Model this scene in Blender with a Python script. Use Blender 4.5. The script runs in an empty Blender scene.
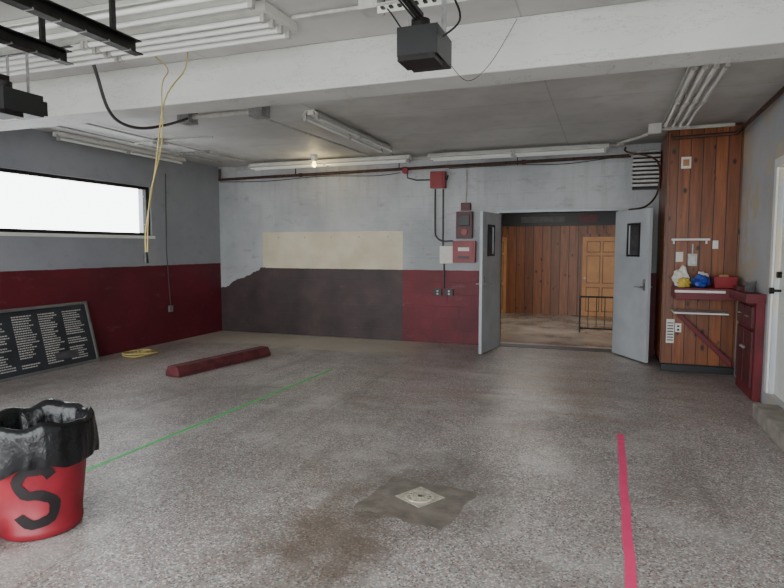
import bpy, bmesh, math, random
from mathutils import Vector, Matrix
random.seed(4)
D=bpy.data; COL=bpy.context.scene.collection
XL,XR,YB,YF,H=-6.75,1.51,9.25,-0.7,3.03

# ---------------- materials ----------------
class N:
    def __init__(s,name):
        s.m=D.materials.new(name); s.m.use_nodes=True
        s.t=s.m.node_tree; s.b=s.t.nodes['Principled BSDF']
        tc=s.t.nodes.new('ShaderNodeTexCoord'); s.co=tc.outputs['Object']
        sp=s.t.nodes.new('ShaderNodeSeparateXYZ'); s.t.links.new(s.co,sp.inputs[0])
        s.x,s.y,s.z=sp.outputs
    def L(s,v,i):
        if isinstance(v,bpy.types.NodeSocket): s.t.links.new(v,i)
        else: i.default_value=v
    def M(s,op,a,b=0.0,c=0.0):
        n=s.t.nodes.new('ShaderNodeMath'); n.operation=op
        s.L(a,n.inputs[0]); s.L(b,n.inputs[1]); s.L(c,n.inputs[2]); return n.outputs[0]
    def mapr(s,v,a,b,c=0.0,d=1.0):
        n=s.t.nodes.new('ShaderNodeMapRange'); s.L(v,n.inputs[0])
        for i,k in enumerate((a,b,c,d)): n.inputs[i+1].default_value=k
        return n.outputs[0]
    def scale(s,v3,vec=None):
        n=s.t.nodes.new('ShaderNodeMapping'); s.t.links.new(s.co if vec is None else vec,n.inputs[0]); n.inputs['Scale'].default_value=v3; return n.outputs[0]
    def noise(s,sc,det=4,vec=None,rough=.55):
        n=s.t.nodes.new('ShaderNodeTexNoise'); s.t.links.new(s.co if vec is None else vec,n.inputs['Vector'])
        n.inputs['Scale'].default_value=sc; n.inputs['Detail'].default_value=det; n.inputs['Roughness'].default_value=rough; return n.outputs['Fac']
    def voro(s,sc,out='Color',vec=None,feat='F1'):
        n=s.t.nodes.new('ShaderNodeTexVoronoi'); n.feature=feat; s.t.links.new(s.co if vec is None else vec,n.inputs['Vector'])
        n.inputs['Scale'].default_value=sc; return n.outputs[out]
    def mix(s,f,a,b,mode='MIX'):
        n=s.t.nodes.new('ShaderNodeMix'); n.data_type='RGBA'; n.blend_type=mode
        def c(v): return v if isinstance(v,bpy.types.NodeSocket) else (*v[:3],1)
        s.L(f,n.inputs[0]); s.L(c(a),n.inputs[6]); s.L(c(b),n.inputs[7]); return n.outputs[2]
    def comb(s,x,y,z):
        n=s.t.nodes.new('ShaderNodeCombineXYZ'); s.L(x,n.inputs[0]);s.L(y,n.inputs[1]);s.L(z,n.inputs[2]); return n.outputs[0]
    def bump(s,h,st,dist=.02):
        n=s.t.nodes.new('ShaderNodeBump'); s.L(h,n.inputs['Height']); n.inputs['Strength'].default_value=st; n.inputs['Distance'].default_value=dist
        s.t.links.new(n.outputs[0],s.b.inputs['Normal'])
    def line(s,coord,at,w):
        return s.M('LESS_THAN',s.M('ABSOLUTE',s.M('SUBTRACT',coord,at)),w)
    def scuff(s,c,col,amt=.5,thr=.62):
        q=s.noise(3.2,9,vec=s.scale((1,1,2.2)),rough=.75); return s.mix(s.mapr(q,thr-.03,thr+.05,0,amt),c,col)
    def out(s,col,rough=.6,metal=0,spec=.5):
        s.L(col if isinstance(col,bpy.types.NodeSocket) else (*col,1),s.b.inputs['Base Color'])
        s.L(rough,s.b.inputs['Roughness']); s.b.inputs['Metallic'].default_value=metal
        s.b.inputs['Specular IOR Level'].default_value=spec
        return s.m
def srgb(r,g,b):
    f=lambda c:(c/255/12.92 if c/255<=.04045 else ((c/255+.055)/1.055)**2.4)
    return (f(r),f(g),f(b))
def paint(name,col,rough=.55,metal=0,var=.15,sc=6,bump=0,spec=.5):
    n=N(name); a=n.noise(sc,5)
    dark=tuple(c*(1-var*1.6) for c in col); lite=tuple(min(1,c*(1+var)) for c in col)
    c=n.mix(n.mapr(a,.3,.7),dark,lite)
    if bump: n.bump(n.noise(sc*8,3),bump,.01)
    return n.out(c,rough,metal,spec)
MR=srgb(106,26,36)
m_white=paint('white_enamel',srgb(218,218,212),.45,var=.08)
m_tube=paint('tube_glass',srgb(240,240,238),.25,var=.02)
m_trim=paint('white_trim',srgb(224,224,220),.5,var=.05)
m_black=paint('black_plastic',srgb(24,24,26),.4,var=.2)
m_dark=paint('dark_steel',srgb(44,42,41),.45,.6,var=.3,sc=20)
m_steel=paint('galvanised_steel',srgb(158,158,158),.4,.6,var=.2,sc=25)
m_pipe=paint('rusty_pipe',srgb(82,56,47),.6,.2,var=.35,sc=14)
m_cond=paint('grey_conduit',srgb(188,186,182),.5,.1,var=.12,sc=14)
m_conddk=paint('dark_conduit',srgb(80,78,80),.5,.2,var=.2,sc=14)
m_maroon=paint('maroon_paint',MR,.5,var=.2,sc=5,bump=.1)
m_curb=paint('faded_maroon_paint',srgb(98,42,48),.6,var=.3,sc=7,bump=.3)
m_red=paint('red_enamel',srgb(138,28,38),.4,var=.12)
m_redp=paint('red_plastic',srgb(140,30,44),.45,var=.16,sc=7)
m_drr=paint('dark_red_enamel',srgb(84,22,30),.45,var=.2)
m_door=paint('grey_door_paint',srgb(182,186,190),.45,var=.09,sc=3)
m_conc=paint('concrete',srgb(142,135,127),.8,var=.2,sc=7,bump=.4)
m_yel=paint('yellow_rubber',srgb(205,180,80),.5,var=.15,sc=20)
m_cord=paint('pale_yellow_cord',srgb(184,166,104),.6,var=.1,sc=20)
m_blue=paint('blue_plastic',srgb(40,70,165),.35,var=.2,sc=20)
m_paper=paint('paper',srgb(222,219,209),.8,var=.06,sc=20)
m_card=paint('cardboard',srgb(170,142,108),.85,var=.1,sc=10)
m_green=paint('green_tape',srgb(84,200,104),.5,var=.12,sc=9)
m_pink=paint('pink_tape',srgb(250,74,130),.45,var=.05,sc=9)
m_brass=paint('worn_grate_metal',srgb(196,188,172),.45,.2,var=.25,sc=30)
m_alu=paint('aluminium_frame',srgb(130,130,128),.35,.6,var=.1)
m_board=paint('letter_board_face',srgb(42,46,52),.5,var=.2,sc=4)
m_spray=paint('spray_paint',srgb(26,16,18),.6,var=.2,sc=20)
m_asph=paint('outside_bounce_concrete',srgb(205,203,198),.9,var=.06,sc=2)  # unseen outdoor concrete, colour lightened to bounce more light onto the ceiling
m_tan=paint('tan_door',srgb(170,122,76),.5,var=.12,sc=4)
n=N('drain_patch_concrete'); c=n.mix(n.mapr(n.noise(6,7,rough=.65),.35,.65),srgb(96,88,80),srgb(134,127,118)); n.bump(n.noise(40,4),.2,.01); m_concd=n.out(c,.45)
# bag
n=N('garbage_bag'); n.bump(n.noise(11,5,vec=n.scale((1,1,.5)),rough=.6),.6,.03); m_bag=n.out(srgb(15,16,19),.24)
# bulb
n=N('lamp_glow'); n.b.inputs['Emission Color'].default_value=(1,.8,.25,1); n.b.inputs['Emission Strength'].default_value=8; m_bulb=n.out((1,.8,.4),.3)
# ceiling
n=N('ceiling_paint'); a=n.noise(.7,5); b=n.noise(5,6)
c=n.mix(n.mapr(a,.35,.65),srgb(180,179,177),srgb(208,207,205)); c=n.mix(n.mapr(b,.5,.75,0,.35),c,srgb(164,160,154))
w_=n.noise(1.1,7,rough=.7); c=n.mix(n.mapr(w_,.58,.72,0,.35),c,srgb(150,138,120))
sm=None
for y in (5.0,6.25,7.5,8.75,1.4,2.65):
    q=n.line(n.y,y,.008); sm=q if sm is None else n.M('MAXIMUM',sm,q)
for x in (-5.4,-2.98,-.55): sm=n.M('MAXIMUM',sm,n.line(n.x,x,.007))
c=n.mix(n.M('MULTIPLY',sm,.35),c,srgb(120,116,110))
n.bump(n.noise(30,4),.15,.01); m_ceil=n.out(c,.6)
n=N('beam_paint'); a=n.noise(1.2,5)
c=n.mix(n.mapr(a,.35,.65),srgb(196,196,193),srgb(214,214,211)); 
cr=n.noise(1.3,6,vec=n.scale((1,1,4)),rough=.7); c=n.mix(n.mapr(n.M('ABSOLUTE',n.M('SUBTRACT',cr,.5)),.0,.006,.45,0),c,srgb(120,112,102)); m_beam=n.out(c,.55)
# side walls : grey over maroon
def wallmat(name,grey,grey2,low,h,lowon=True,patch=False):
    n=N(name); a=n.noise(.9,6); b=n.noise(6,6)
    g=n.mix(n.mapr(a,.35,.65),grey2,grey); g=n.mix(n.mapr(b,.55,.8,0,.3),g,tuple(k*.6 for k in grey))
    if patch:
        p=n.M('GREATER_THAN',n.noise(1.6,6,rough=.65),.53)
        g=n.mix(p,g,srgb(186,178,160))
    if lowon:
        lo=n.mix(n.mapr(n.noise(1.4,6),.35,.7),tuple(k*.7 for k in low),tuple(min(1,k*1.15) for k in low))
        lo=n.scuff(lo,srgb(128,76,80),.45)
        e=n.M('LESS_THAN',n.M('ADD',n.z,n.mapr(n.noise(4,2),.3,.7,-.004,.004)),h)
        g=n.mix(e,n.scuff(g,srgb(112,110,108),.35),lo)
    n.bump(n.noise(14,5),.25,.01)
    return n.out(g,.55)
m_wl=wallmat('wall_left_shaded_paint',srgb(152,154,160),srgb(138,141,148),srgb(98,24,38),1.27)  # left wall's shade is mixed into its darker grey and maroon
m_wr=wallmat('wall_right_paint',srgb(188,190,192),srgb(166,168,172),MR,1.0,False,True)
m_wf=wallmat('wall_front_paint',srgb(205,206,206),srgb(195,196,197),MR,1.0,False)
# back wall
n=N('wall_back_paint'); a=n.noise(.8,6); b=n.noise(5,7,rough=.65)
g=n.mix(n.mapr(a,.35,.65),srgb(158,161,164),srgb(186,188,190)); g=n.mix(n.mapr(b,.55,.8,0,.35),g,srgb(136,132,128))
dr=n.noise(3,5,vec=n.scale((3,1,.25))); g=n.mix(n.M('MULTIPLY',n.mapr(dr,.52,.72,0,.45),n.mapr(n.z,1.8,3.0,.1,1)),g,srgb(130,120,110))
g=n.scuff(g,srgb(122,119,116),.4,.6)
jag=n.mapr(n.noise(7,5),.3,.7,-.035,.035)
hh=n.M('ADD',n.M('MINIMUM',1.19,n.M('MULTIPLY_ADD',n.x,.44,.8+6.75*.44)),n.M('MULTIPLY',jag,n.mapr(n.x,-5.6,-5.9,.08,1)))
low=n.M('LESS_THAN',n.z,hh)
mar=n.mix(n.mapr(n.noise(1.8,6),.35,.7),srgb(88,22,33),srgb(120,32,46)); mar=n.scuff(mar,srgb(134,88,90),.45)
brn=n.mix(n.mapr(n.noise(2.2,6),.35,.7),srgb(56,45,45),srgb(78,63,62)); brn=n.scuff(brn,srgb(104,92,90),.35)
lc=n.mix(n.M('GREATER_THAN',n.x,-3.16),brn,mar)
crm=n.mix(n.mapr(n.noise(2.5,5),.35,.7),srgb(200,190,162),srgb(218,210,186))
cm=n.M('MULTIPLY',n.M('GREATER_THAN',n.x,n.M('ADD',-5.83,n.M('MULTIPLY',jag,.3))),n.M('LESS_THAN',n.x,-3.16))
cm=n.M('MULTIPLY',cm,n.M('LESS_THAN',n.z,n.M('ADD',1.83,n.M('MULTIPLY',jag,.15))))
g=n.mix(cm,g,crm); g=n.mix(low,g,lc)
br=n.t.nodes.new('ShaderNodeTexBrick'); n.t.links.new(n.comb(n.x,n.z,0.0),br.inputs['Vector']); br.inputs['Scale'].default_value=1
br.inputs['Brick Width'].default_value=.4; br.inputs['Row Height'].default_value=.2; br.inputs['Mortar Size'].default_value=.008; br.inputs['Mortar Smooth'].default_value=.4
hb=n.M('MULTIPLY_ADD',br.outputs['Fac'],-.5,n.noise(12,5)); n.bump(hb,.4,.015)
m_wb=n.out(g,.55)
# floor terrazzo
n=N('floor_terrazzo')
v=n.voro(105); sp=n.t.nodes.new('ShaderNodeSeparateColor'); n.t.links.new(v,sp.inputs[0])
base=n.mix(n.mapr(n.noise(.55,6),.35,.65),srgb(138,134,131),srgb(158,155,152))
c=n.mix(n.M('GREATER_THAN',sp.outputs[0],.74),base,srgb(204,201,197))
c=n.mix(n.M('GREATER_THAN',sp.outputs[1],.80),c,srgb(160,126,119))
c=n.mix(n.M('GREATER_THAN',sp.outputs[2],.86),c,srgb(92,85,82))
v2=n.voro(240); sp2=n.t.nodes.new('ShaderNodeSeparateColor'); n.t.links.new(v2,sp2.inputs[0])
c=n.mix(n.mapr(sp2.outputs[0],.5,.9,0,.35),c,srgb(200,197,193))
st=n.noise(.7,7,rough=.6); c=n.mix(n.mapr(st,.47,.68,0,.5),c,srgb(108,98,90))
w=n.noise(1.6,7,rough=.68); c=n.mix(n.mapr(w,.50,.70,0,.6),c,srgb(200,198,194))
w2=n.noise(1.5,8,rough=.75,vec=n.scale((1,1.6,1))); c=n.mix(n.mapr(w2,.53,.66,0,.35),c,srgb(108,98,90))
tm=n.noise(2.2,5,vec=n.scale((1.6,.16,1)),rough=.6); c=n.mix(n.mapr(tm,.56,.68,0,.3),c,srgb(98,91,86))
bd=n.M('MULTIPLY',n.mapr(n.M('ADD',n.y,n.mapr(n.noise(2,5),.3,.7,-.25,.25)),7.9,8.1),n.mapr(n.x,-2.4,-2.9))
c=n.mix(n.M('MULTIPLY',bd,.7),c,srgb(198,189,172))
def spot(cx,cy,r,sx=1.0):
    dx=n.M('MULTIPLY',n.M('SUBTRACT',n.x,cx),sx); dy=n.M('SUBTRACT',n.y,cy)
    d=n.M('SQRT',n.M('ADD',n.M('MULTIPLY',dx,dx),n.M('MULTIPLY',dy,dy)))
    return n.mapr(n.M('ADD',d,n.mapr(n.noise(4,6),.3,.7,-.25,.25)),r*.3,r,1,0)
c=n.mix(n.M('MULTIPLY',spot(-1.35,2.7,.75,1.6),.7),c,srgb(88,72,58))
c=n.mix(n.M('MULTIPLY',spot(-1.05,3.5,.75),.55),c,srgb(92,82,73))
c=n.mix(n.M('MULTIPLY',spot(-3.9,5.2,.9,.8),.35),c,srgb(98,88,80))
rs_=n.noise(2.0,6,vec=n.scale((.5,2.2,1)),rough=.65)
c=n.mix(n.M('MULTIPLY',n.M('MULTIPLY',spot(-.7,6.6,2.2,.8),n.mapr(rs_,.48,.62)),.5),c,srgb(148,112,86))
j=n.line(n.y,7.95,.008); j2=n.line(n.x,-2.5,.006)
c=n.mix(n.M('MULTIPLY',n.M('MAXIMUM',j,j2),.4),c,srgb(100,92,85))
n.bump(n.noise(50,3),.1,.005)
m_floor=n.out(c,n.mapr(n.noise(1.3,6),.3,.7,.30,.48),0,.45)
n=N('floor_hall'); c=n.mix(n.mapr(n.noise(1.2,5),.35,.65),srgb(104,98,92),srgb(158,150,139)); m_floor2=n.out(c,.25)
def wood(name,a,b,w=.135):
    n=N(name); u=n.M('ADD',n.x,n.y); k=n.M('DIVIDE',u,w); idx=n.M('FLOOR',k); fr=n.M('FRACT',k)
    wn=n.t.nodes.new('ShaderNodeTexWhiteNoise'); wn.noise_dimensions='1D'; n.t.links.new(idx,wn.inputs['W'])
    gv=n.comb(n.M('MULTIPLY',u,16),n.M('MULTIPLY',idx,3.7),n.M('MULTIPLY',n.z,1.1))
    gr=n.noise(1.6,6,vec=gv,rough=.6)
    c=n.mix(n.mapr(gr,.3,.7),b,a)
    c=n.mix(n.M('MULTIPLY',wn.outputs['Value'],.5),c,tuple(q*.4 for q in b))
    kv=n.comb(n.M('MULTIPLY',u,1.6),n.M('MULTIPLY',idx,2.3),n.z)
    kd=n.voro(4.2,'Distance',vec=kv); c=n.mix(n.mapr(kd,.09,.19,.95,0),c,srgb(32,14,6))
    gm=n.M('LESS_THAN',n.M('MINIMUM',fr,n.M('SUBTRACT',1.0,fr)),.035); c=n.mix(gm,c,srgb(26,12,7))
    n.bump(n.M('SUBTRACT',1.0,gm),.4,.01)
    return n.out(c,.38)
m_wood=wood('knotty_pine',srgb(154,88,44),srgb(104,54,26))
m_wood2=wood('hall_panelling',srgb(138,84,46),srgb(100,56,30),.2)

# ---------------- geometry builder ----------------
class B:
    def __init__(s,name,bevel=0,parent=None,smooth=False):
        s.name=name; s.bm=bmesh.new(); s.mats=[]; s.bev=bevel; s.parent=parent; s.sm=smooth
    def mi(s,m):
        if m not in s.mats: s.mats.append(m)
        return s.mats.index(m)
    def add(s,verts,faces,m,smooth=False):
        vs=[s.bm.verts.new(v) for v in verts]; i=s.mi(m)
        for f in faces:
            try:
                q=s.bm.faces.new([vs[k] for k in f]); q.material_index=i; q.smooth=smooth
            except ValueError: pass
        return s
    def box(s,lo,hi,m,M=None):
        x0,y0,z0=lo;x1,y1,z1=hi
        v=[Vector(p) for p in ((x0,y0,z0),(x1,y0,z0),(x1,y1,z0),(x0,y1,z0),(x0,y0,z1),(x1,y0,z1),(x1,y1,z1),(x0,y1,z1))]
        if M is not None: v=[M@p for p in v]
        return s.add(v,((0,3,2,1),(4,5,6,7),(0,1,5,4),(1,2,6,5),(2,3,7,6),(3,0,4,7)),m)
    def cyl(s,p0,p1,r,m,seg=12,r2=None):
        return s.tube([p0,p1],r,m,seg,r2)
    def tube(s,pts,r,m,seg=8,r2=None):
        pts=[Vector(p) for p in pts]; n=len(pts); vs=[]; up=None
        for i,p in enumerate(pts):
            t=(pts[min(i+1,n-1)]-pts[max(i-1,0)]).normalized()
            if up is None or abs(up.dot(t))>.95:
                up=Vector((0,0,1)) if abs(t.z)<.9 else Vector((1,0,0))
            a=t.cross(up).normalized(); b=a.cross(t).normalized(); up=b
            rr=r if (r2 is None or i==0) else r2
            for k in range(seg):
                an=2*math.pi*k/seg; vs.append(p+a*math.cos(an)*rr+b*math.sin(an)*rr)
        fs=[]
        for i in range(n-1):
            for k in range(seg):
                k2=(k+1)%seg; fs.append((i*seg+k,i*seg+k2,(i+1)*seg+k2,(i+1)*seg+k))
        s.add(vs,fs,m,True)
        s.add(vs[:seg],[tuple(range(seg))[::-1]],m); s.add(vs[-seg:],[tuple(range(seg))],m)
        return s
    def smooth_tube(s,pts,r,m,seg=8,sub=6):
        P=[Vector(p) for p in pts]; P=[P[0]]+P+[P[-1]]; o=[]
        for i in range(1,len(P)-2):
            for k in range(sub):
                t=k/sub; a,b,c,d=P[i-1:i+3]
                o.append(.5*((2*b)+(c-a)*t+(2*a-5*b+4*c-d)*t*t+(3*b-a-3*c+d)*t**3))
        o.append(P[-2]); return s.tube(o,r,m,seg)
    def lathe(s,c,prof,m,seg=40,fn=None):
        vs=[];fs=[]
        for i,(r,z) in enumerate(prof):
            for k in range(seg):
                an=2*math.pi*k/seg; rr,zz=(r,z) if fn is None else fn(r,z,an,i)
                vs.append((c[0]+rr*math.cos(an),c[1]+rr*math.sin(an),c[2]+zz))
        for i in range(len(prof)-1):
            for k in range(seg):
                k2=(k+1)%seg; fs.append((i*seg+k,i*seg+k2,(i+1)*seg+k2,(i+1)*seg+k))
        return s.add(vs,fs,m,True)
    def prism(s,prof,p0,p1,m,side=None):
        p0=Vector(p0);p1=Vector(p1);t=(p1-p0).normalized(); a=t.cross(Vector((0,0,1))).normalized(); b=Vector((0,0,1))
        k=len(prof); vs=[p0+a*q[0]+b*q[1] for q in prof]+[p1+a*q[0]+b*q[1] for q in prof]
        fs=[(i,(i+1)%k,(i+1)%k+k,i+k) for i in range(k)]+[tuple(range(k))[::-1],tuple(range(k,2*k))]
        return s.add(vs,fs,m)
    def done(s):
        bmesh.ops.recalc_face_normals(s.bm,faces=s.bm.faces)
        me=D.meshes.new(s.name); s.bm.to_mesh(me); s.bm.free()
        for m in s.mats: me.materials.append(m)
        o=D.objects.new(s.name,me); COL.objects.link(o)
        if s.bev:
            md=o.modifiers.new('bevel','BEVEL'); md.width=s.bev; md.segments=2; md.limit_method='ANGLE'
        if s.parent: o.parent=s.parent
        return o

# ---------------- shell ----------------
T=.25
B('floor').box((XL-T,YF-T,-.1),(XR+T,YB+.45,0),m_floor).done()
B('ceiling').box((XL-T,YF-T,H),(XR+T,YB+T,H+.15),m_ceil).done()
wy0,wy1,wz0,wz1=4.95,7.5,1.74,2.5
b=B('wall_left'); x0,x1=XL-T,XL
b.box((x0,YF-T,0),(x1,wy0,H),m_wl).box((x0,wy1,0),(x1,YB+T,H),m_wl).box((x0,wy0,0),(x1,wy1,wz0),m_wl).box((x0,wy0,wz1),(x1,wy1,H),m_wl).done()
b=B('wall_right'); dy0,dy1,dzt=5.45,6.5,2.3
b.box((XR,YF-T,0),(XR+T,dy0,H),m_wr).box((XR,dy1,0),(XR+T,YB+T,H),m_wr).box((XR,dy0,dzt),(XR+T,dy1,H),m_wr).box((XR,dy0,0),(XR+T,dy1,.15),m_wr).done()
ox0,ox1,oz=-1.57,.15,2.09
b=B('wall_back')
b.box((XL,YB,0),(ox0,YB+T,H),m_wb).box((ox1,YB,0),(XR,YB+T,H),m_wb).box((ox0,YB,oz),(ox1,YB+T,H),m_wb).done()
b=B('wall_front')
for u0,u1,z0 in ((XL,-6.5,0),(-2.8,-2.5,0),(1.2,XR,0)): b.box((u0,YF-T,z0),(u1,YF,H),m_wf)
for u0,u1 in ((-6.5,-2.8),(-2.5,1.2)): b.box((u0,YF-T,2.88),(u1,YF,H),m_wf)
b.done()
B('ground_outside').box((-25,-25,-.16),(20,YF-T,-.02),m_asph).done()
b=B('window_1',bevel=.004); xw=XL-.06
f=.045
b.box((xw-.04,wy0,wz0),(xw+.03,wy1,wz0+f),m_dark).box((xw-.04,wy0,wz1-f),(xw+.03,wy1,wz1),m_dark)
b.box((xw-.04,wy0,wz0+f),(xw+.03,wy0+f,wz1-f),m_dark).box((xw-.04,wy1-f*1.6,wz0+f),(xw+.03,wy1,wz1-f),m_dark)
n=N('window_glass'); n.b.inputs['Transmission Weight'].default_value=1; n.b.inputs['IOR'].default_value=1.02; m_glass=n.out((1,1,1),0.0)
b.box((xw-.012,wy0+f,wz0+f),(xw-.006,wy1-f*1.6,wz1-f),m_glass)
b.done()
b=B('trim_1'); b.box((XL,wy0-.06,wz0-.045),(XL+.02,wy1+.05,wz0-.002),m_trim).box((XL,wy0-.06,wz1),(XL+.012,wy1+.05,wz1+.03),m_wl).done()
B('ceiling_beam',bevel=.01).box((XL,3.95,2.7),(XR,4.27,H),m_beam).done()
# ---------------- hall beyond ----------------
hy=14.2
B('floor_hall').box((-5,YB+.45,-.1),(3,hy,-.001),m_floor2).done()
b=B('wall_hall',0)
b.box((-5,hy,-.1),(3,hy+.2,2.1),m_wood2).box((-5,hy,2.1),(3,hy+.2,2.7),m_black)
b.box((-5.2,YB+T,-.1),(-5,hy,2.7),m_wood2).box((3,YB+T,-.1),(3.2,hy,2.7),m_wood2)
b.box((-1.9,hy-.02,2.14),(-.9,hy,2.28),m_conddk).box((-.6,hy-.02,2.14),(-.2,hy,2.3),m_drr)
b.done()
B('ceiling_hall').box((-5,YB+T,2.7),(3,hy,2.8),m_ceil).done()
B('trim_2').box((-5,hy-.03,2.06),(3,hy,2.11),m_black).done()
def sixpanel(name,x0,x1,z0,z1):
    b=B(name,.006); b.box((x0,hy-.05,z0),(x1,hy-.005,z1),m_tan)
    w=(x1-x0);hh=z1-z0
    for i in range(2):
        a0=x0+w*(.12+.42*i); a1=a0+w*.34
        for q0,q1 in ((.06,.36),(.42,.76),(.81,.94)):
            b.box((a0-.012,hy-.054,z0+hh*q0-.012),(a1+.012,hy-.05,z0+hh*q1+.012),m_wood2)
            b.box((a0+.01,hy-.066,z0+hh*q0+.01),(a1-.01,hy-.054,z0+hh*q1-.01),m_tan)
    for a0,a1,c0,c1 in ((x0-.07,x0,z0,z1+.07),(x1,x1+.07,z0,z1+.07),(x0,x1,z1,z1+.07)): b.box((a0,hy-.06,c0),(a1,hy-.004,c1),m_wood2)
    b.cyl((x0+.06,hy-.06,z0+hh*.48),(x0+.06,hy-.11,z0+hh*.48),.025,m_steel)
    b.done()
sixpanel('door_1',-.5,.32,0,1.8)
sixpanel('door_2',-2.9,-2.22,0,1.8)
b=B('metal_stair_railing')
for z in (.08,.66): b.cyl((-.42,11.3,z),(1.3,11.3,z),.016,m_dark)
for i in range(13): b.cyl((-.42+i*.1433,11.3,0 if i%6==0 else .08),(-.42+i*.1433,11.3,.66),.014 if i%6==0 else .008,m_dark,8)
b.done()
# ---------------- double doors ----------------
b=B('trim_3',.004); fw=.05
b.box((ox0-fw,YB-.02,0),(ox0,YB+T,oz+fw),m_door).box((ox1,YB-.02,0),(ox1+fw,YB+T,oz+fw),m_door).box((ox0,YB-.02,oz),(ox1,YB+T,oz+fw),m_door).done()
B('door_threshold',.003).box((ox0,YB-.01,0),(ox1,YB+T,.012),m_conddk).done()
def leaf(name,hinge,end,side):
    h=Vector((*hinge,0)); e=Vector((*end,0)); t=(e-h); L=t.length; t.normalize(); nrm=Vector((-t.y,t.x,0))*side
    M=Matrix(((t.x,nrm.x,0,h.x),(t.y,nrm.y,0,h.y),(0,0,1,0),(0,0,0,1)))
    b=B(name,.003)
    wx0,wx1,z0,z1=L*.42,L*.72,1.46,1.86
    for lo,hi in (((0,0,.02),(L,.045,z0)),((0,0,z1),(L,.045,2.07)),((0,0,z0),(wx0,.045,z1)),((wx1,0,z0),(L,.045,z1))): b.box(lo,hi,m_door,M)
    for s0 in (-.012,.045):
        for lo,hi in (((wx0-.03,s0,z0-.03),(wx1+.03,s0+.012,z0)),((wx0-.03,s0,z1),(wx1+.03,s0+.012,z1+.03)),((wx0-.03,s0,z0),(wx0,s0+.012,z1)),((wx1,s0,z0),(wx1+.03,s0+.012,z1))): b.box(lo,hi,m_black,M)
    b.box((wx0,.018,z0),(wx1,.026,z1),m_conddk,M)
    for s0,s1 in ((-.005,-.07),(.05,.115)):
        b.box((L-.11,min(s0,s1*.2),.98),(L-.05,max(s0,s1*.2),1.14),m_steel,M)
        b.cyl(M@Vector((L-.08,s0,1.03)),M@Vector((L-.08,s1,1.03)),.012,m_steel)
        b.cyl(M@Vector((L-.08,s1,1.03)),M@Vector((L-.19,s1,1.03)),.011,m_steel)
    for z in (.25,1.05,1.85): b.cyl(M@Vector((-.005,.02,z-.05)),M@Vector((-.005,.02,z+.05)),.012,m_steel)
    return b.done()
leaf('door_3',(ox0-.005,YB-.06),(ox0-.13,YB-.06-.82),1)
leaf('door_4',(ox1+.01,YB-.06),(ox1+.42,YB-.06-.72),-1)
# ---------------- knotty pine closet ----------------
bx0,by0=.69,8.1; XC=XR-.004; YC=YB-.004
b=B('knotty_pine_closet',.004)
b.box((bx0,by0,.1),(XC,YC,H-.02),m_wood).box((bx0+.02,by0+.02,0.001),(XC,YC,.1),m_black)
b.box((bx0-.012,by0-.012,.1),(bx0+.03,by0+.03,H-.02),m_wood)
b.box((bx0,by0-.016,0.001),(XC,by0,.09),m_black)
b.done()
b=B('louvered_wall_vent',.004)
b.box((.33,YB-.3,2.38),(.665,YB-.01,2.86),m_dark)
for i in range(8): b.box((.31,YB-.34,2.4+i*.057),(.67,YB-.29,2.43+i*.057),m_cond)
b.box((.28,YB-.34,2.86),(.67,YB-.01,2.89),m_steel); b.done()
b=B('maroon_wall_counter',.005)
b.box((.78,7.62,.95),(XC,8.08,1.06),m_maroon).box((.78,7.60,1.06),(XC,8.08,1.085),m_maroon)
b.box((.77,7.60,1.03),(1.3,7.615,1.06),m_trim)
b.box((.78,7.7,.77),(1.36,8.08,.79),m_trim)
b.prism([(-.03,-.04),(.03,-.04),(.03,.04),(-.03,.04)],(.84,8.02,.76),(1.46,8.02,.14),m_maroon)
b.done()
b=B('maroon_side_cabinet',.006)
b.box((1.33,6.72,1.0),(XR-.005,7.56,1.09),m_maroon).box((1.43,6.75,.001),(XR-.005,7.56,1.0),m_maroon)
b.box((1.41,6.82,.12),(1.43,7.14,.7),m_drr).box((1.41,7.18,.12),(1.43,7.5,.7),m_drr)
b.box((1.405,6.82,.74),(1.43,7.14,.95),m_drr).box((1.405,7.18,.74),(1.43,7.5,.95),m_drr)
for y in (6.98,7.34): b.cyl((1.405,y-.04,.85),(1.385,y-.04,.85),.006,m_steel); b.cyl((1.405,y+.04,.85),(1.385,y+.04,.85),.006,m_steel); b.cyl((1.385,y-.04,.85),(1.385,y+.04,.85),.006,m_steel)
b.cyl((1.41,7.1,.5),(1.385,7.1,.5),.015,m_steel); b.cyl((1.41,7.22,.5),(1.385,7.22,.5),.015,m_steel)
b.box((1.36,7.35,1.09),(1.5,7.55,1.13),m_drr)
b.done()
def blob(name,c,r,m,seed,sq=(1,1,.7),m2=None):
    b=B(name); rs=random.Random(seed); bm=bmesh.new(); bmesh.ops.create_icosphere(bm,subdivisions=3,radius=1)
    ph=[rs.uniform(0,6) for _ in range(6)]
    vs=[]
    for v in bm.verts:
        k=1+.16*math.sin(5*v.co.x+ph[0])*math.sin(4*v.co.y+ph[1])+.12*math.sin(9*v.co.z+ph[2]+3*v.co.x)+rs.uniform(-.07,.07)
        vs.append((c[0]+v.co.x*r*sq[0]*k,c[1]+v.co.y*r*sq[1]*k,c[2]+max(v.co.z*k,-.8)*r*sq[2]+r*sq[2]*.8))
    b.add(vs,[tuple(v.index for v in f.verts) for f in bm.faces],m,False)
    bm.free(); return b.done()
zc=1.087
blob('crumpled_yellow_bag',(.87,7.7,zc),.07,m_yel,1,(1,.8,.9))
blob('crumpled_white_bag',(.87,7.94,zc),.085,m_paper,5,(1,.8,1.5))
blob('blue_plastic_bag',(1.06,7.76,zc),.09,m_blue,2,(1.05,1,.9))
blob('crumpled_paper',(1.1,7.96,zc),.06,m_paper,8,(1.2,.7,1.6))
b=B('red_storage_bin',.004)
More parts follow.
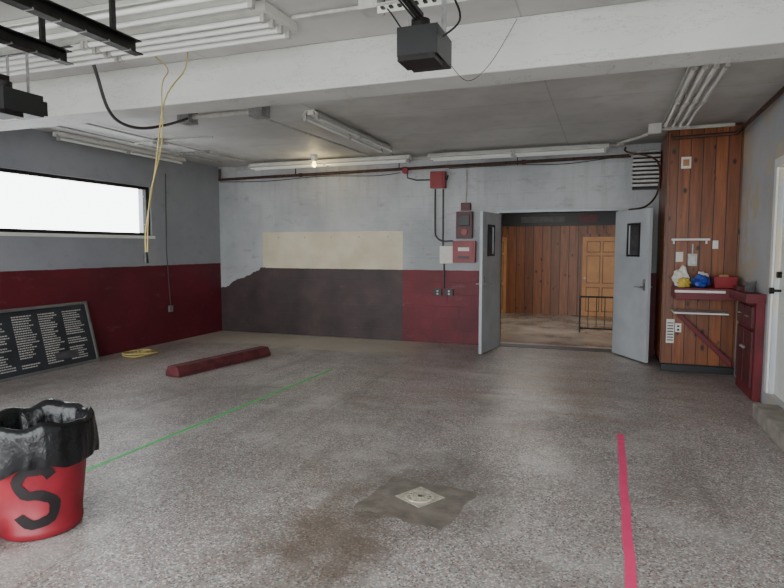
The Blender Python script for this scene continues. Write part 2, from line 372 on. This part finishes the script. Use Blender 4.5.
def tub(b,cx,cy,z,w,d,h,m,t=.008,fl=1.12):
    vo=[]
    for k,zz in ((1,0),(fl,h)):
        for sx,sy in((-1,-1),(1,-1),(1,1),(-1,1)): vo.append((cx+sx*w/2*k,cy+sy*d/2*k,z+zz))
    vi=[]
    for k,zz in ((1,.01),(fl,h)):
        for sx,sy in((-1,-1),(1,-1),(1,1),(-1,1)): vi.append((cx+sx*(w/2*k-t),cy+sy*(d/2*k-t),z+zz))
    F=[(0,3,2,1),(0,1,5,4),(1,2,6,5),(2,3,7,6),(3,0,4,7),(8,9,10,11),(8,12,13,9),(9,13,14,10),(10,14,15,11),(11,15,12,8),(4,5,13,12),(5,6,14,13),(6,7,15,14),(7,4,12,15)]
    b.add(vo+vi,F,m)
tub(b,1.31,7.8,zc,.22,.22,.13,m_red); b.box((1.25,7.76,zc+.012),(1.35,7.86,zc+.15),m_tan); b.done()
b=B('paint_can'); b.lathe((1.43,7.05,1.09),[(0,.002),(.05,.002),(.05,.11),(.054,.112),(.054,.118),(.046,.118),(.044,.108),(0,.108)],m_steel,20); b.done()
b=B('white_wall_shelf',.003); b.box((.76,by0-.09,1.64),(1.18,by0-.002,1.665),m_trim).box((.78,by0-.02,1.6),(.8,by0-.002,1.64),m_trim).box((1.14,by0-.02,1.6),(1.16,by0-.002,1.64),m_trim); b.done()
def plate(name,lo,hi,m=m_trim,m2=m_black,axis='y'):
    b=B(name,.002); b.box(lo,hi,m)
    cx=(lo[0]+hi[0])/2;cz=(lo[2]+hi[2])/2
    for dz in (-.025,.02): b.box((cx-.014,lo[1]-.004,cz+dz-.012),(cx+.014,lo[1],cz+dz+.012),m2)
    b.done()
plate('electrical_outlet',(.84,by0-.01,.5),(.91,by0-.001,.61))
b=B('wall_register_vent',.003); b.box((.61+.13,by0-.014,.36),(.83,by0-.001,.66),m_white)
for i in range(7): b.box((.75,by0-.018,.39+i*.036),(.82,by0-.014,.405+i*.036),m_conddk)
b.done()
b=B('pinned_notice'); b.box((.82,by0-.004,1.38),(.9,by0-.001,1.5),m_paper); b.done()
b=B('electrical_box',.004); b.box((.95,by0-.06,1.33),(1.05,by0-.001,1.48),m_cond).box((.965,by0-.064,1.345),(1.035,by0-.06,1.465),m_steel).cyl((1.0,by0-.03,1.48),(1.0,by0-.03,1.6),.01,m_cond); b.done()
b=B('light_switch',.002); b.box((1.22,by0-.01,1.54),(1.28,by0-.001,1.64),m_trim).box((1.243,by0-.018,1.575),(1.257,by0-.01,1.605),m_paper); b.done()
b=B('small_wall_plaque',.002); b.box((.84,by0-.008,2.52),(.95,by0-.001,2.66),m_paper).box((.86,by0-.01,2.55),(.93,by0-.008,2.63),m_tan); b.done()
# ---------------- right wall door ----------------
b=B('door_5',.004)
b.box((XR+.04,dy0+.02,.155),(XR+.085,dy1-.02,dzt-.02),m_trim)
for q0,q1 in ((.3,.95),(1.15,2.05)):
    for a0,a1 in ((dy0+.14,dy0+.46),(dy0+.58,dy1-.14)): b.box((XR+.03,a0,q0),(XR+.04,a1,q1),m_trim)
b.cyl((XR+.04,dy1-.1,1.15),(XR-.02,dy1-.1,1.15),.012,m_dark); b.cyl((XR-.02,dy1-.1,1.15),(XR-.055,dy1-.1,1.15),.03,m_dark,16)
b.cyl((XR+.04,dy1-.1,1.3),(XR+.0,dy1-.1,1.3),.03,m_dark,16)
b.done()
b=B('trim_4',.004)
b.box((XR-.02,dy1,.15),(XR-.001,dy1+.09,dzt+.09),m_trim).box((XR-.02,dy0-.09,.15),(XR-.001,dy0,dzt+.09),m_trim).box((XR-.02,dy0,dzt),(XR-.001,dy1,dzt+.09),m_trim).done()
B('concrete_step',.012).box((1.3,4.9,0),(XR-.001,6.1,.14),m_conc).done()
# ---------------- floor things ----------------
b=B('parking_curb_block',.012)
w,hc=.115,.13
b.prism([(-w,0),(w,0),(w,.05),(w*.62,hc),(-w*.62,hc),(-w,.05)],(-4.88,5.68,0),(-4.62,7.33,0),m_curb)
b.done()
def strip(name,p0,p1,w,m,segs=14,wob=.004):
    b=B(name); p0=Vector((*p0,.0015)); p1=Vector((*p1,.0015)); t=(p1-p0).normalized(); a=Vector((-t.y,t.x,0)); rs=random.Random(3)
    vs=[];fs=[]
    for i in range(segs+1):
        c=p0.lerp(p1,i/segs)+a*rs.uniform(-wob,wob); vs+=[c+a*w/2,c-a*w/2]
    for i in range(segs): fs.append((2*i,2*i+1,2*i+3,2*i+2))
    b.add(vs,fs,m); b.done()
strip('green_floor_tape',(-3.38,2.9),(-3.25,6.75),.042,m_green)
strip('pink_floor_tape',(.155,5.17),(.148,2.2),.052,m_pink)
b=B('floor_drain')
M=Matrix.Translation((-1.05,3.35,0))@Matrix.Rotation(math.radians(-8),4,'Z')
rs=random.Random(5); pts=[]
for (ax,ay),(bx_,by_) in (((-.3,-.27),(.29,-.27)),((.29,-.27),(.29,.28)),((.29,.28),(-.3,.28)),((-.3,.28),(-.3,-.27))):
    for i in range(8):
        t=i/8; pts.append(M@Vector((ax+(bx_-ax)*t+rs.uniform(-.014,.014),ay+(by_-ay)*t+rs.uniform(-.014,.014),.002)))
b.add(pts,[tuple(range(len(pts)))],m_concd)
M=Matrix.Translation((-1.05,3.41,0))@Matrix.Rotation(math.radians(-30),4,'Z')
b.box((-.11,-.11,.002),(.11,.11,.004),m_brass,M)
R0=.082
seg=28
ring=lambda r,z:[M@Vector((math.cos(k/seg*2*math.pi)*r,math.sin(k/seg*2*math.pi)*r,z)) for k in range(seg)]
b.add(ring(R0,.0045),[tuple(range(seg))],m_black)
for ra,rb_ in ((.02,.032),(.046,.058),(.072,.09)):
    v=ring(ra,.004)+ring(ra,.011)+ring(rb_,.011)+ring(rb_,.004)
    b.add(v,[(j*seg+k,j*seg+(k+1)%seg,(j+1)*seg+(k+1)%seg,(j+1)*seg+k) for j in range(3) for k in range(seg)],m_brass)
for k in range(6):
    Mk=M@Matrix.Rotation(k*math.pi/6,4,'Z'); b.box((-.084,-.005,.004),(.084,.005,.0105),m_brass,Mk)
b.done()
bc=(-2.93,2.33,0)
b=B('red_trash_can')
rb,rt,hb=.205,.255,.58
def rr_(z): return rb+(rt-rb)*z/hb
b.lathe(bc,[(0,.004),(rb-.01,.004),(rb,.015),(rr_(.05),.05),(rr_(.05)-.006,.055),(rr_(.3),.3),(rr_(.46),.46),(rr_(.46)+.012,.47),(rr_(.5)+.012,.5),(rr_(.51),.51),(rr_(.56),.56),(rt+.02,.565),(rt+.022,.585),(rt-.01,.585),(rt-.02,.56),(rb-.02,.03),(0,.03)],m_redp,48)
face=math.atan2(-bc[1],-bc[0])-.10
S=[]
for i in range(27):
    t=i/26
    if t<.5: an=math.radians(20+ (t/.5)*250); cx=math.cos(an)*.085; cz=.33+math.sin(an)*.07
    else: an=math.radians(90-((t-.5)/.5)*250); cx=math.cos(an)*.09; cz=.18+math.sin(an)*.08
    S.append((cx,cz))
vs=[];fs=[]
for i,(cx,cz) in enumerate(S):
    a=S[max(i-1,0)];c=S[min(i+1,len(S)-1)]; tx,tz=c[0]-a[0],c[1]-a[1]; l=math.hypot(tx,tz) or 1; nx,nz=-tz/l,tx/l
    for k in (-1,1):
        hw=.027+.004*math.sin(i*1.9+k)
        u=cx+nx*hw*k; z=cz+nz*hw*k; r=rr_(z)+.004; an=face+u/r
        vs.append((bc[0]+r*math.cos(an),bc[1]+r*math.sin(an),z))
for i in range(len(S)-1): fs.append((2*i,2*i+1,2*i+3,2*i+2))
b.add(vs,fs,m_spray,True)
rs=random.Random(9); ph=[rs.uniform(0,6.28) for _ in range(12)]
def pleat(an,z):
    s=0
    for q,(fr,am) in enumerate(((5,.35),(9,.3),(14,.25),(22,.15))):
        s+=am*(1-2*abs(math.sin(fr*an*.5+ph[q]+z*3*math.sin(q*2+1))))
    return s
prof=[(rt+.035,.40,1.0,1.0),(rt+.038,.43,1.0,.8),(rt+.038,.47,.8,.4),(rt+.036,.51,.6,.2),(rt+.032,.55,.4,.1),(rt+.03,.585,.25,.05),(rt+.026,.61,.3,.5),(rt+.012,.632,.4,1.),(rt-.006,.628,.4,1.),(rt-.022,.60,.5,.4),(rt-.035,.54,.7,.1),(rt-.05,.46,1,.1),(rt-.08,.38,1,.1),(.1,.32,.8,0),(.01,.30,0,0)]
def bf(r,z,an,i):
    _,_,pa,za=prof[i]
    if i<=2: dz=(math.sin(3*an+ph[5])*.5+math.sin(5*an+ph[6])*.35+math.sin(11*an+ph[7])*.2)*.03*za
    else: dz=(math.sin(2*an+ph[8])*.4+math.sin(5*an+ph[9])*.5+math.sin(9*an+ph[10])*.4)*.022*za
    return r+pleat(an,z)*.02*pa, z+dz
b.lathe(bc,[(p[0],p[1]) for p in prof],m_bag,160,bf)
b.done()
b=B('cardboard_box',.003)
M=Matrix.Translation((-3.04,1.95,0.001))@Matrix.Rotation(.5,4,'Z')
b.box((-.08,-.08,0),(.07,.06,.15),m_card,M).box((-.08,-.14,.15),(.07,-.07,.154),m_card,M); b.done()
b=B('yellow_rope_coil')
pts=[]
for i in range(90):
    t=i/89*9*math.pi; r=.11+.06*math.sin(t*.37)+.03*math.sin(t*1.7); pts.append((-6.32+r*math.cos(t)*1.3,6.72+r*1.3*math.sin(t),.014+.03*abs(math.sin(t*.61))))
b.tube(pts,.012,m_cord,6); b.done()
b=B('letter_board_sign',.003)
y0,y1,hs=4.62,6.17,.84
M=Matrix.Translation((-6.52,0,.002))@Matrix.Rotation(-math.atan2(.2,.8),4,'Y')
b.box((-.03,y0,.0),(-.005,y1,hs),m_board,M)
for lo,hi in (((-.035,y0,0),(.012,y1,.035)),((-.035,y0,hs-.035),(.012,y1,hs)),((-.035,y0,.035),(.012,y0+.035,hs-.035)),((-.035,y1-.035,.035),(.012,y1,hs-.035))): b.box(lo,hi,m_alu,M)
rs=random.Random(7)
m_let=paint('letter_strip',srgb(190,188,182),.7,var=.08)
cw=(y1-y0-.14)/4
for c in range(4):
    ya=y0+.08+c*cw; z=hs-.1
    while z>.1:
        L=cw*rs.uniform(.45,.8)
        if rs.random()>.07:
            u=ya
            while u<ya+L:
                wd=rs.uniform(.012,.035); b.box((-.005,u,z-.013),(-.002,u+wd,z),m_let,M); u+=wd+.007
        z-=.03
b.box((-.0045,y0+.9,.12),(-.0005,y0+1.25,.22),m_conddk,M)
b.done()
# ---------------- ceiling fixtures ----------------
def fluor(name,c,L,axis,nt=2,w=.16,z=H,drop=.004,refl=True):
    b=B(name,.003)
    rot=Matrix.Translation((c[0],c[1],z-drop))@(Matrix.Rotation(math.pi/2,4,'Z') if axis=='y' else Matrix.Identity(4))
    if refl:
        pf=[(-w/2,-.055),(-w/2+.005,-.06),(-.04,-.012),(.04,-.012),(w/2-.005,-.06),(w/2,-.055),(.05,0),(-.05,0)]
        p0=rot@Vector((-L/2,0,-.0)); p1=rot@Vector((L/2,0,0)); b.prism(pf,p0,p1,m_white)
    else: b.box((-L/2,-w/2,-.06),(L/2,w/2,0),m_white,rot)
    b.box((-L/2+.02,-.035,-.05),(L/2-.02,.035,-.004),m_white,rot)
    for i in range(nt):
        y=(i-(nt-1)/2)*(w*.75/max(nt-1,1)) if nt>1 else 0
        k=2 if L>2 else 1
        for j in range(k):
            a=-L/2+.04+j*(L-.04)/k; e=a+(L-.04)/k-.05
            b.cyl(rot@Vector((a,y,-.085)),rot@Vector((e,y,-.085)),.018,m_tube,12)
            for q in (a-.01,e): b.box((q-.01,y-.018,-.11),(q+.02,y+.018,-.03),m_cond,rot)
    if drop>.01:
        for q in (-L*.4,L*.4): b.cyl(rot@Vector((q,0,0)),rot@Vector((q,0,drop-.001)),.006,m_steel)
    b.done()
fluor('fluorescent_light_fixture',(-4.35,8.85),2.9,'x',2,.16,drop=.04)
fluor('fluorescent_light_fixture',(-1.3,8.85),2.6,'x',2,.2,drop=.04)
fluor('fluorescent_light_fixture',(-3.02,6.95),2.4,'y',2,.2)
fluor('fluorescent_light_fixture',(.72,6.35),2.4,'y',4,.3)
fluor('fluorescent_light_fixture',(-6.6,6.9),2.4,'y',1,.12)
fluor('fluorescent_light_fixture',(-3.4,3.36),2.9,'x',4,.4,refl=False)
fluor('fluorescent_light_fixture',(-3.2,2.93),2.6,'x',2,.2)
for x in (-2.57,-3.1):
    b=B('garage_door_track')
    z=2.7
    b.box((x-.03,YF+.1,z-.04),(x+.03,2.8,z-.034),m_dark).box((x-.03,YF+.1,z-.034),(x-.024,2.8,z+.04),m_dark).box((x-.03,YF+.1,z+.034),(x+.02,2.8,z+.04),m_dark)
    for k in range(22): b.cyl((x+.031,YF+.25+k*.15,z-.037),(x-.031,YF+.25+k*.15,z-.037),.006,m_steel,6)
    for y in (.6,2.65): b.box((x-.05,y-.015,z-.02),(x-.03,y+.015,H-.002),m_dark)
    b.done()
def opener(x,y,z0=2.52,full=True):
    b=B('garage_door_opener',.01)
    b.box((x-.1,y-.2,z0),(x+.12,y+.1,z0+.15),m_black)
    b.box((x-.08,y+.1,z0+.02),(x+.1,y+.15,z0+.12),m_black)
    b.box((x-.09,y-.22,z0-.03),(x+.11,y-.05,z0),m_dark)
    b.box((x-.105,y-.14,z0+.05),(x-.1,y+.05,z0+.1),m_conddk)
    b.cyl((x,y-.1,z0+.15),(x,y-.1,z0+.21),.05,m_dark,16)
    o=b; rz=z0+.215
    o.box((x-.02,YF+.1,rz),(x+.02,y-.06,rz+.005),m_dark).box((x-.004,YF+.1,rz+.005),(x+.004,y-.06,rz+.045),m_dark)
    o.tube([(x-.012,YF+.2,rz-.02),(x-.012,y-.1,rz-.02)],.006,m_dark,6); o.tube([(x+.012,YF+.2,rz-.02),(x+.012,y-.1,rz-.02)],.006,m_dark,6)
    ty=H-.002 if full else H-.12
    for sx in (-.09,.1):
        o.box((x+sx-.014,y+.0,z0+.13),(x+sx+.014,y+.004,ty),m_steel)
    if full:
        o.box((x-.3,y+.0,2.92),(x+.36,y+.035,2.925),m_white); o.box((x-.3,y+.031,2.88),(x+.36,y+.035,2.92),m_white)
        for k in range(12): o.box((x-.27+k*.05,y-.0015,2.895),(x-.25+k*.05,y+.0305,2.905),m_dark)
        o.smooth_tube([(x+.1,y-.1,z0+.1),(x+.2,y-.05,z0+.2),(x+.15,y,z0+.35),(x+.05,y+.02,H-.01)],.006,m_black,6)
        o.smooth_tube([(x-.08,y,z0+.12),(x-.2,y+.02,z0+.3),(x-.26,y+.05,z0+.38),(x-.28,y+.1,H-.01)],.005,m_black,6)
        o.smooth_tube([(x+.11,y+.05,z0+.03),(x+.2,y+.15,z0-.06),(x+.32,y+.2,z0+.04),(x+.45,y+.3,z0+.3)],.0022,m_black,5)
    else: o.box((x-.4,y-.0,H-.125),(x+.5,y+.03,H-.12),m_dark)
    o.done()
opener(-.96,3.2,2.55); opener(-3.93,3.1,2.48,False)
# ---------------- pipes and conduits ----------------
b=B('sprinkler_pipe')
b.tube([(-6.68,9.16,2.79),(.3,9.16,2.86)],.024,m_pipe,10); b.tube([(-6.66,9.16,2.79),(-6.66,9.16,2.98)],.022,m_pipe,10)
for x in (-5,-3.1,-1.2): b.cyl((x-.03,9.16,2.79+.01*(x+6.7)),(x+.03,9.16,2.79+.01*(x+6.7)),.033,m_pipe); b.box((x-.1,9.15,2.8),(x-.09,9.17,H-.002),m_dark)
b.cyl((-3.05,9.16,2.83),(-3.05,9.04,2.78),.012,m_pipe); b.cyl((-3.05,9.04,2.78),(-3.05,9.02,2.78),.05,m_red,16)
b.done()
b=B('drain_valve_pipe'); b.tube([(-3.05,9.16,2.8),(-3.05,9.16,2.68),(-2.9,9.18,2.64),(-2.68,9.2,2.64)],.012,m_conddk); b.done()
b=B('white_ceiling_conduit')
b.tube([(-6.3,9.03,2.95),(-2.3,9.04,2.96)],.014,m_cond); b.tube([(-2.3,9.04,2.98),(.2,9.04,3.0)],.012,m_cond)
b.box((-2.38,8.98,2.93),(-2.22,9.1,H-.002),m_steel); b.done()
b=B('cable_bundle')
b.smooth_tube([(-6.6,9.08,2.74),(-5.6,9.1,2.72),(-4.6,9.1,2.76),(-3.6,9.1,2.73),(-3.15,9.1,2.76)],.006,m_black,6)
b.smooth_tube([(.1,9.1,2.84),(-.6,9.1,2.78),(-1.4,9.1,2.8),(-2.35,9.1,2.79)],.006,m_black,6); b.done()
b=B('ceiling_junction_conduit')
b.tube([(-4.35,5.4,2.965),(-3.4,5.4,2.965)],.026,m_cond); b.smooth_tube([(-3.62,5.4,2.96),(-3.6,5.8,2.98),(-3.5,8.3,2.98),(-3.5,8.7,2.99)],.016,m_cond)
b.box((-4.4,5.32,2.9),(-4.25,5.48,H-.002),m_steel); b.box((-3.5,5.32,2.9),(-3.34,5.48,H-.002),m_steel); b.done()
b=B('left_ceiling_conduit')
b.tube([(-6.2,4.3,3.0),(-6.2,8.6,3.0)],.014,m_cond); b.tube([(-5.75,4.3,3.0),(-5.75,8.6,3.0)],.012,m_cond)
b.tube([(-6.2,6.6,3.0),(-4.9,6.6,3.0)],.012,m_cond); b.box((-5.82,6.53,2.96),(-5.68,6.67,H-.002),m_steel)
for y in (5.2,7.6): b.box((-6.25,y-.015,2.98),(-5.7,y+.015,H-.002),m_steel)
b.done()
b=B('closet_ceiling_conduit')
b.tube([(.12,8.72,2.97),(.4,8.3,2.97),(.55,7.85,2.97),(1.36,7.85,2.97)],.022,m_cond)
b.box((.44,7.78,2.91),(.58,7.92,H-.002),m_cond); b.done()
b=B('front_ceiling_conduit')
b.tube([(-1.9,3.4,3.0),(-1.35,3.4,3.0)],.014,m_cond); b.box((-1.42,3.33,2.96),(-1.3,3.47,H-.002),m_cond)
b.tube([(-.2,3.7,3.0),(1.48,3.7,3.0)],.014,m_cond); b.tube([(-.2,3.7,3.0),(-.42,3.56,3.0)],.014,m_cond); b.done()
b=B('black_ceiling_cable')
b.smooth_tube([(-3.78,3.62,3.0),(-3.8,3.68,2.9),(-3.88,3.85,2.7),(-4.0,4.1,2.64),(-4.1,4.45,2.66),(-4.2,4.9,2.78),(-4.25,5.3,2.93)],.014,m_conddk); b.done()
b=B('rusty_corner_pipe'); b.tube([(1.44,5.4,2.96),(1.42,8.02,2.9),(.72,8.02,2.88)],.022,m_pipe); b.done()
b=B('closet_corner_pipe'); b.smooth_tube([(.22,8.85,2.93),(.24,8.8,2.86),(.6,8.6,2.7),(.62,8.5,2.3),(.5,8.8,2.12),(.3,9.2,2.1)],.013,m_pipe); b.done()
b=B('ceiling_lamp_bulb'); c=(-4.42,8.55,2.9)
b.lathe(c,[(0,-.06),(.025,-.053),(.038,-.03),(.03,0),(.018,.03)],m_bulb,16); b.cyl((c[0],c[1],2.93),(c[0],c[1],H-.002),.045,m_white,16,.06); b.done()
l=D.lights.new('bulb','POINT'); l.energy=5; l.color=(1,.8,.4); l.shadow_soft_size=.04; o=D.objects.new('bulb_light',l); o.location=(-4.42,8.55,2.8); COL.objects.link(o)
b=B('yellow_hanging_cord')
b.smooth_tube([(-2.9,3.64,H-.003),(-2.93,3.64,2.85),(-3.0,3.5,2.6),(-3.05,3.44,2.1),(-3.11,3.4,1.7),(-3.12,3.4,1.5)],.0055,m_cord,8)
b.smooth_tube([(-3.3,3.66,H-.003),(-3.2,3.66,2.97),(-3.08,3.64,2.86),(-3.02,3.5,2.7),(-3.0,3.46,2.3),(-3.07,3.4,1.9),(-3.105,3.4,1.52)],.0045,m_cord,8)
b.cyl((-3.12,3.4,1.52),(-3.12,3.4,1.44),.013,m_black,12,.019)
b.done()
b=B('wall_cable'); b.tube([(XL+.015,7.83,2.75),(XL+.015,7.8,1.5),(XL+.015,7.86,.6)],.007,m_conddk); b.box((XL,7.82,.5),(XL+.03,7.9,.6),m_steel); b.done()
yb=YB-.001
b=B('red_electrical_disconnect',.006); b.box((-2.66,yb-.13,2.5),(-2.42,yb,2.76),m_red).box((-2.63,yb-.145,2.53),(-2.45,yb-.13,2.73),m_red).cyl((-2.41,yb-.07,2.62),(-2.38,yb-.07,2.70),.012,m_black); b.done()
b=B('wall_conduit_loop')
b.smooth_tube([(-2.6,yb-.03,2.49),(-2.6,yb-.03,1.85),(-2.57,yb-.03,1.72),(-2.47,yb-.03,1.66),(-2.3,yb-.03,1.66)],.014,m_conddk)
b.tube([(-2.47,yb-.03,2.49),(-2.47,yb-.03,1.58)],.012,m_conddk)
b.tube([(-2.45,yb-.02,1.3),(-2.45,yb-.02,.9)],.012,m_conddk)
b.done()
b=B('alarm_riser_conduit'); b.tube([(-2.1,yb-.02,2.76),(-2.1,yb-.03,2.27)],.014,m_cond); b.done()
b=B('fire_alarm_panel',.006)
b.box((-2.29,yb-.1,1.32),(-1.93,yb,1.66),m_red).box((-2.26,yb-.11,1.35),(-1.96,yb-.1,1.63),m_red).box((-2.2,yb-.115,1.5),(-2.02,yb-.11,1.56),m_paper); b.box((-2.2,yb-.115,1.38),(-2.02,yb-.11,1.42),m_black); b.done()
b=B('fire_alarm_horn',.006)
b.box((-2.24,yb-.1,1.7),(-1.98,yb,2.12),m_drr).box((-2.2,yb-.115,1.9),(-2.02,yb-.1,2.07),m_black).box((-2.17,yb-.08,2.14),(-2.02,yb,2.26),m_drr).cyl((-2.1,yb-.1,1.8),(-2.1,yb-.125,1.8),.05,m_red,20); b.done()
b=B('posted_notice'); b.box((-2.52,yb-.035,1.3),(-2.3,yb-.03,1.58),m_paper).box((-2.5,yb-.03,1.32),(-2.32,yb,1.56),m_steel); b.done()
for x in (-2.55,-2.36): plate('electrical_outlet',(x-.065,yb-.045,.78),(x+.065,yb,.89),m_black,m_paper)
b=B('wall_hook_strip')
for i in range(5): x=-5.5+i*.52; b.box((x-.006,yb-.01,1.725),(x+.006,yb,1.745),m_steel); b.cyl((x,yb-.01,1.735),(x,yb-.03,1.745),.003,m_steel)
b.done()
# ---------------- light ----------------
w=D.worlds.new('overcast_sky'); bpy.context.scene.world=w; w.use_nodes=True
bg=w.node_tree.nodes['Background']; bg.inputs[0].default_value=(.93,.975,1,1); bg.inputs[1].default_value=7.9
def area(name,loc,rot,sx,sy,e,col=(1,1,1),portal=False):
    l=D.lights.new(name,'AREA'); l.shape='RECTANGLE'; l.size=sx; l.size_y=sy; l.energy=e; l.color=col
    if portal: l.cycles.is_portal=True
    o=D.objects.new(name,l); o.location=loc; o.rotation_euler=rot; COL.objects.link(o)
for x in (-4.65,-.65): area('doorway_portal',(x,YF-T+.0,1.43),(math.radians(90),0,0),3.7,2.9,1,portal=True)
area('window_portal',(XL-T-.02,(wy0+wy1)/2,(wz0+wz1)/2),(0,math.radians(-90),0),wz1-wz0,wy1-wy0,1,portal=True)
area('hall_ceiling_light',(-1.5,11.6,2.66),(0,0,0),1.2,.6,50,(1,.95,.87))
# ---------------- camera ----------------
cam=D.cameras.new('camera'); co=D.objects.new('camera',cam); COL.objects.link(co)
cam.sensor_fit='HORIZONTAL'; cam.sensor_width=36; cam.lens=589/784*36
a=math.radians(19.91);p=math.radians(4.47)
co.location=(0,0,1.55); co.rotation_euler=(math.radians(90)-p,0,a)
cam.clip_start=.05
bpy.context.scene.camera=co
bpy.context.scene.view_settings.view_transform='AgX'
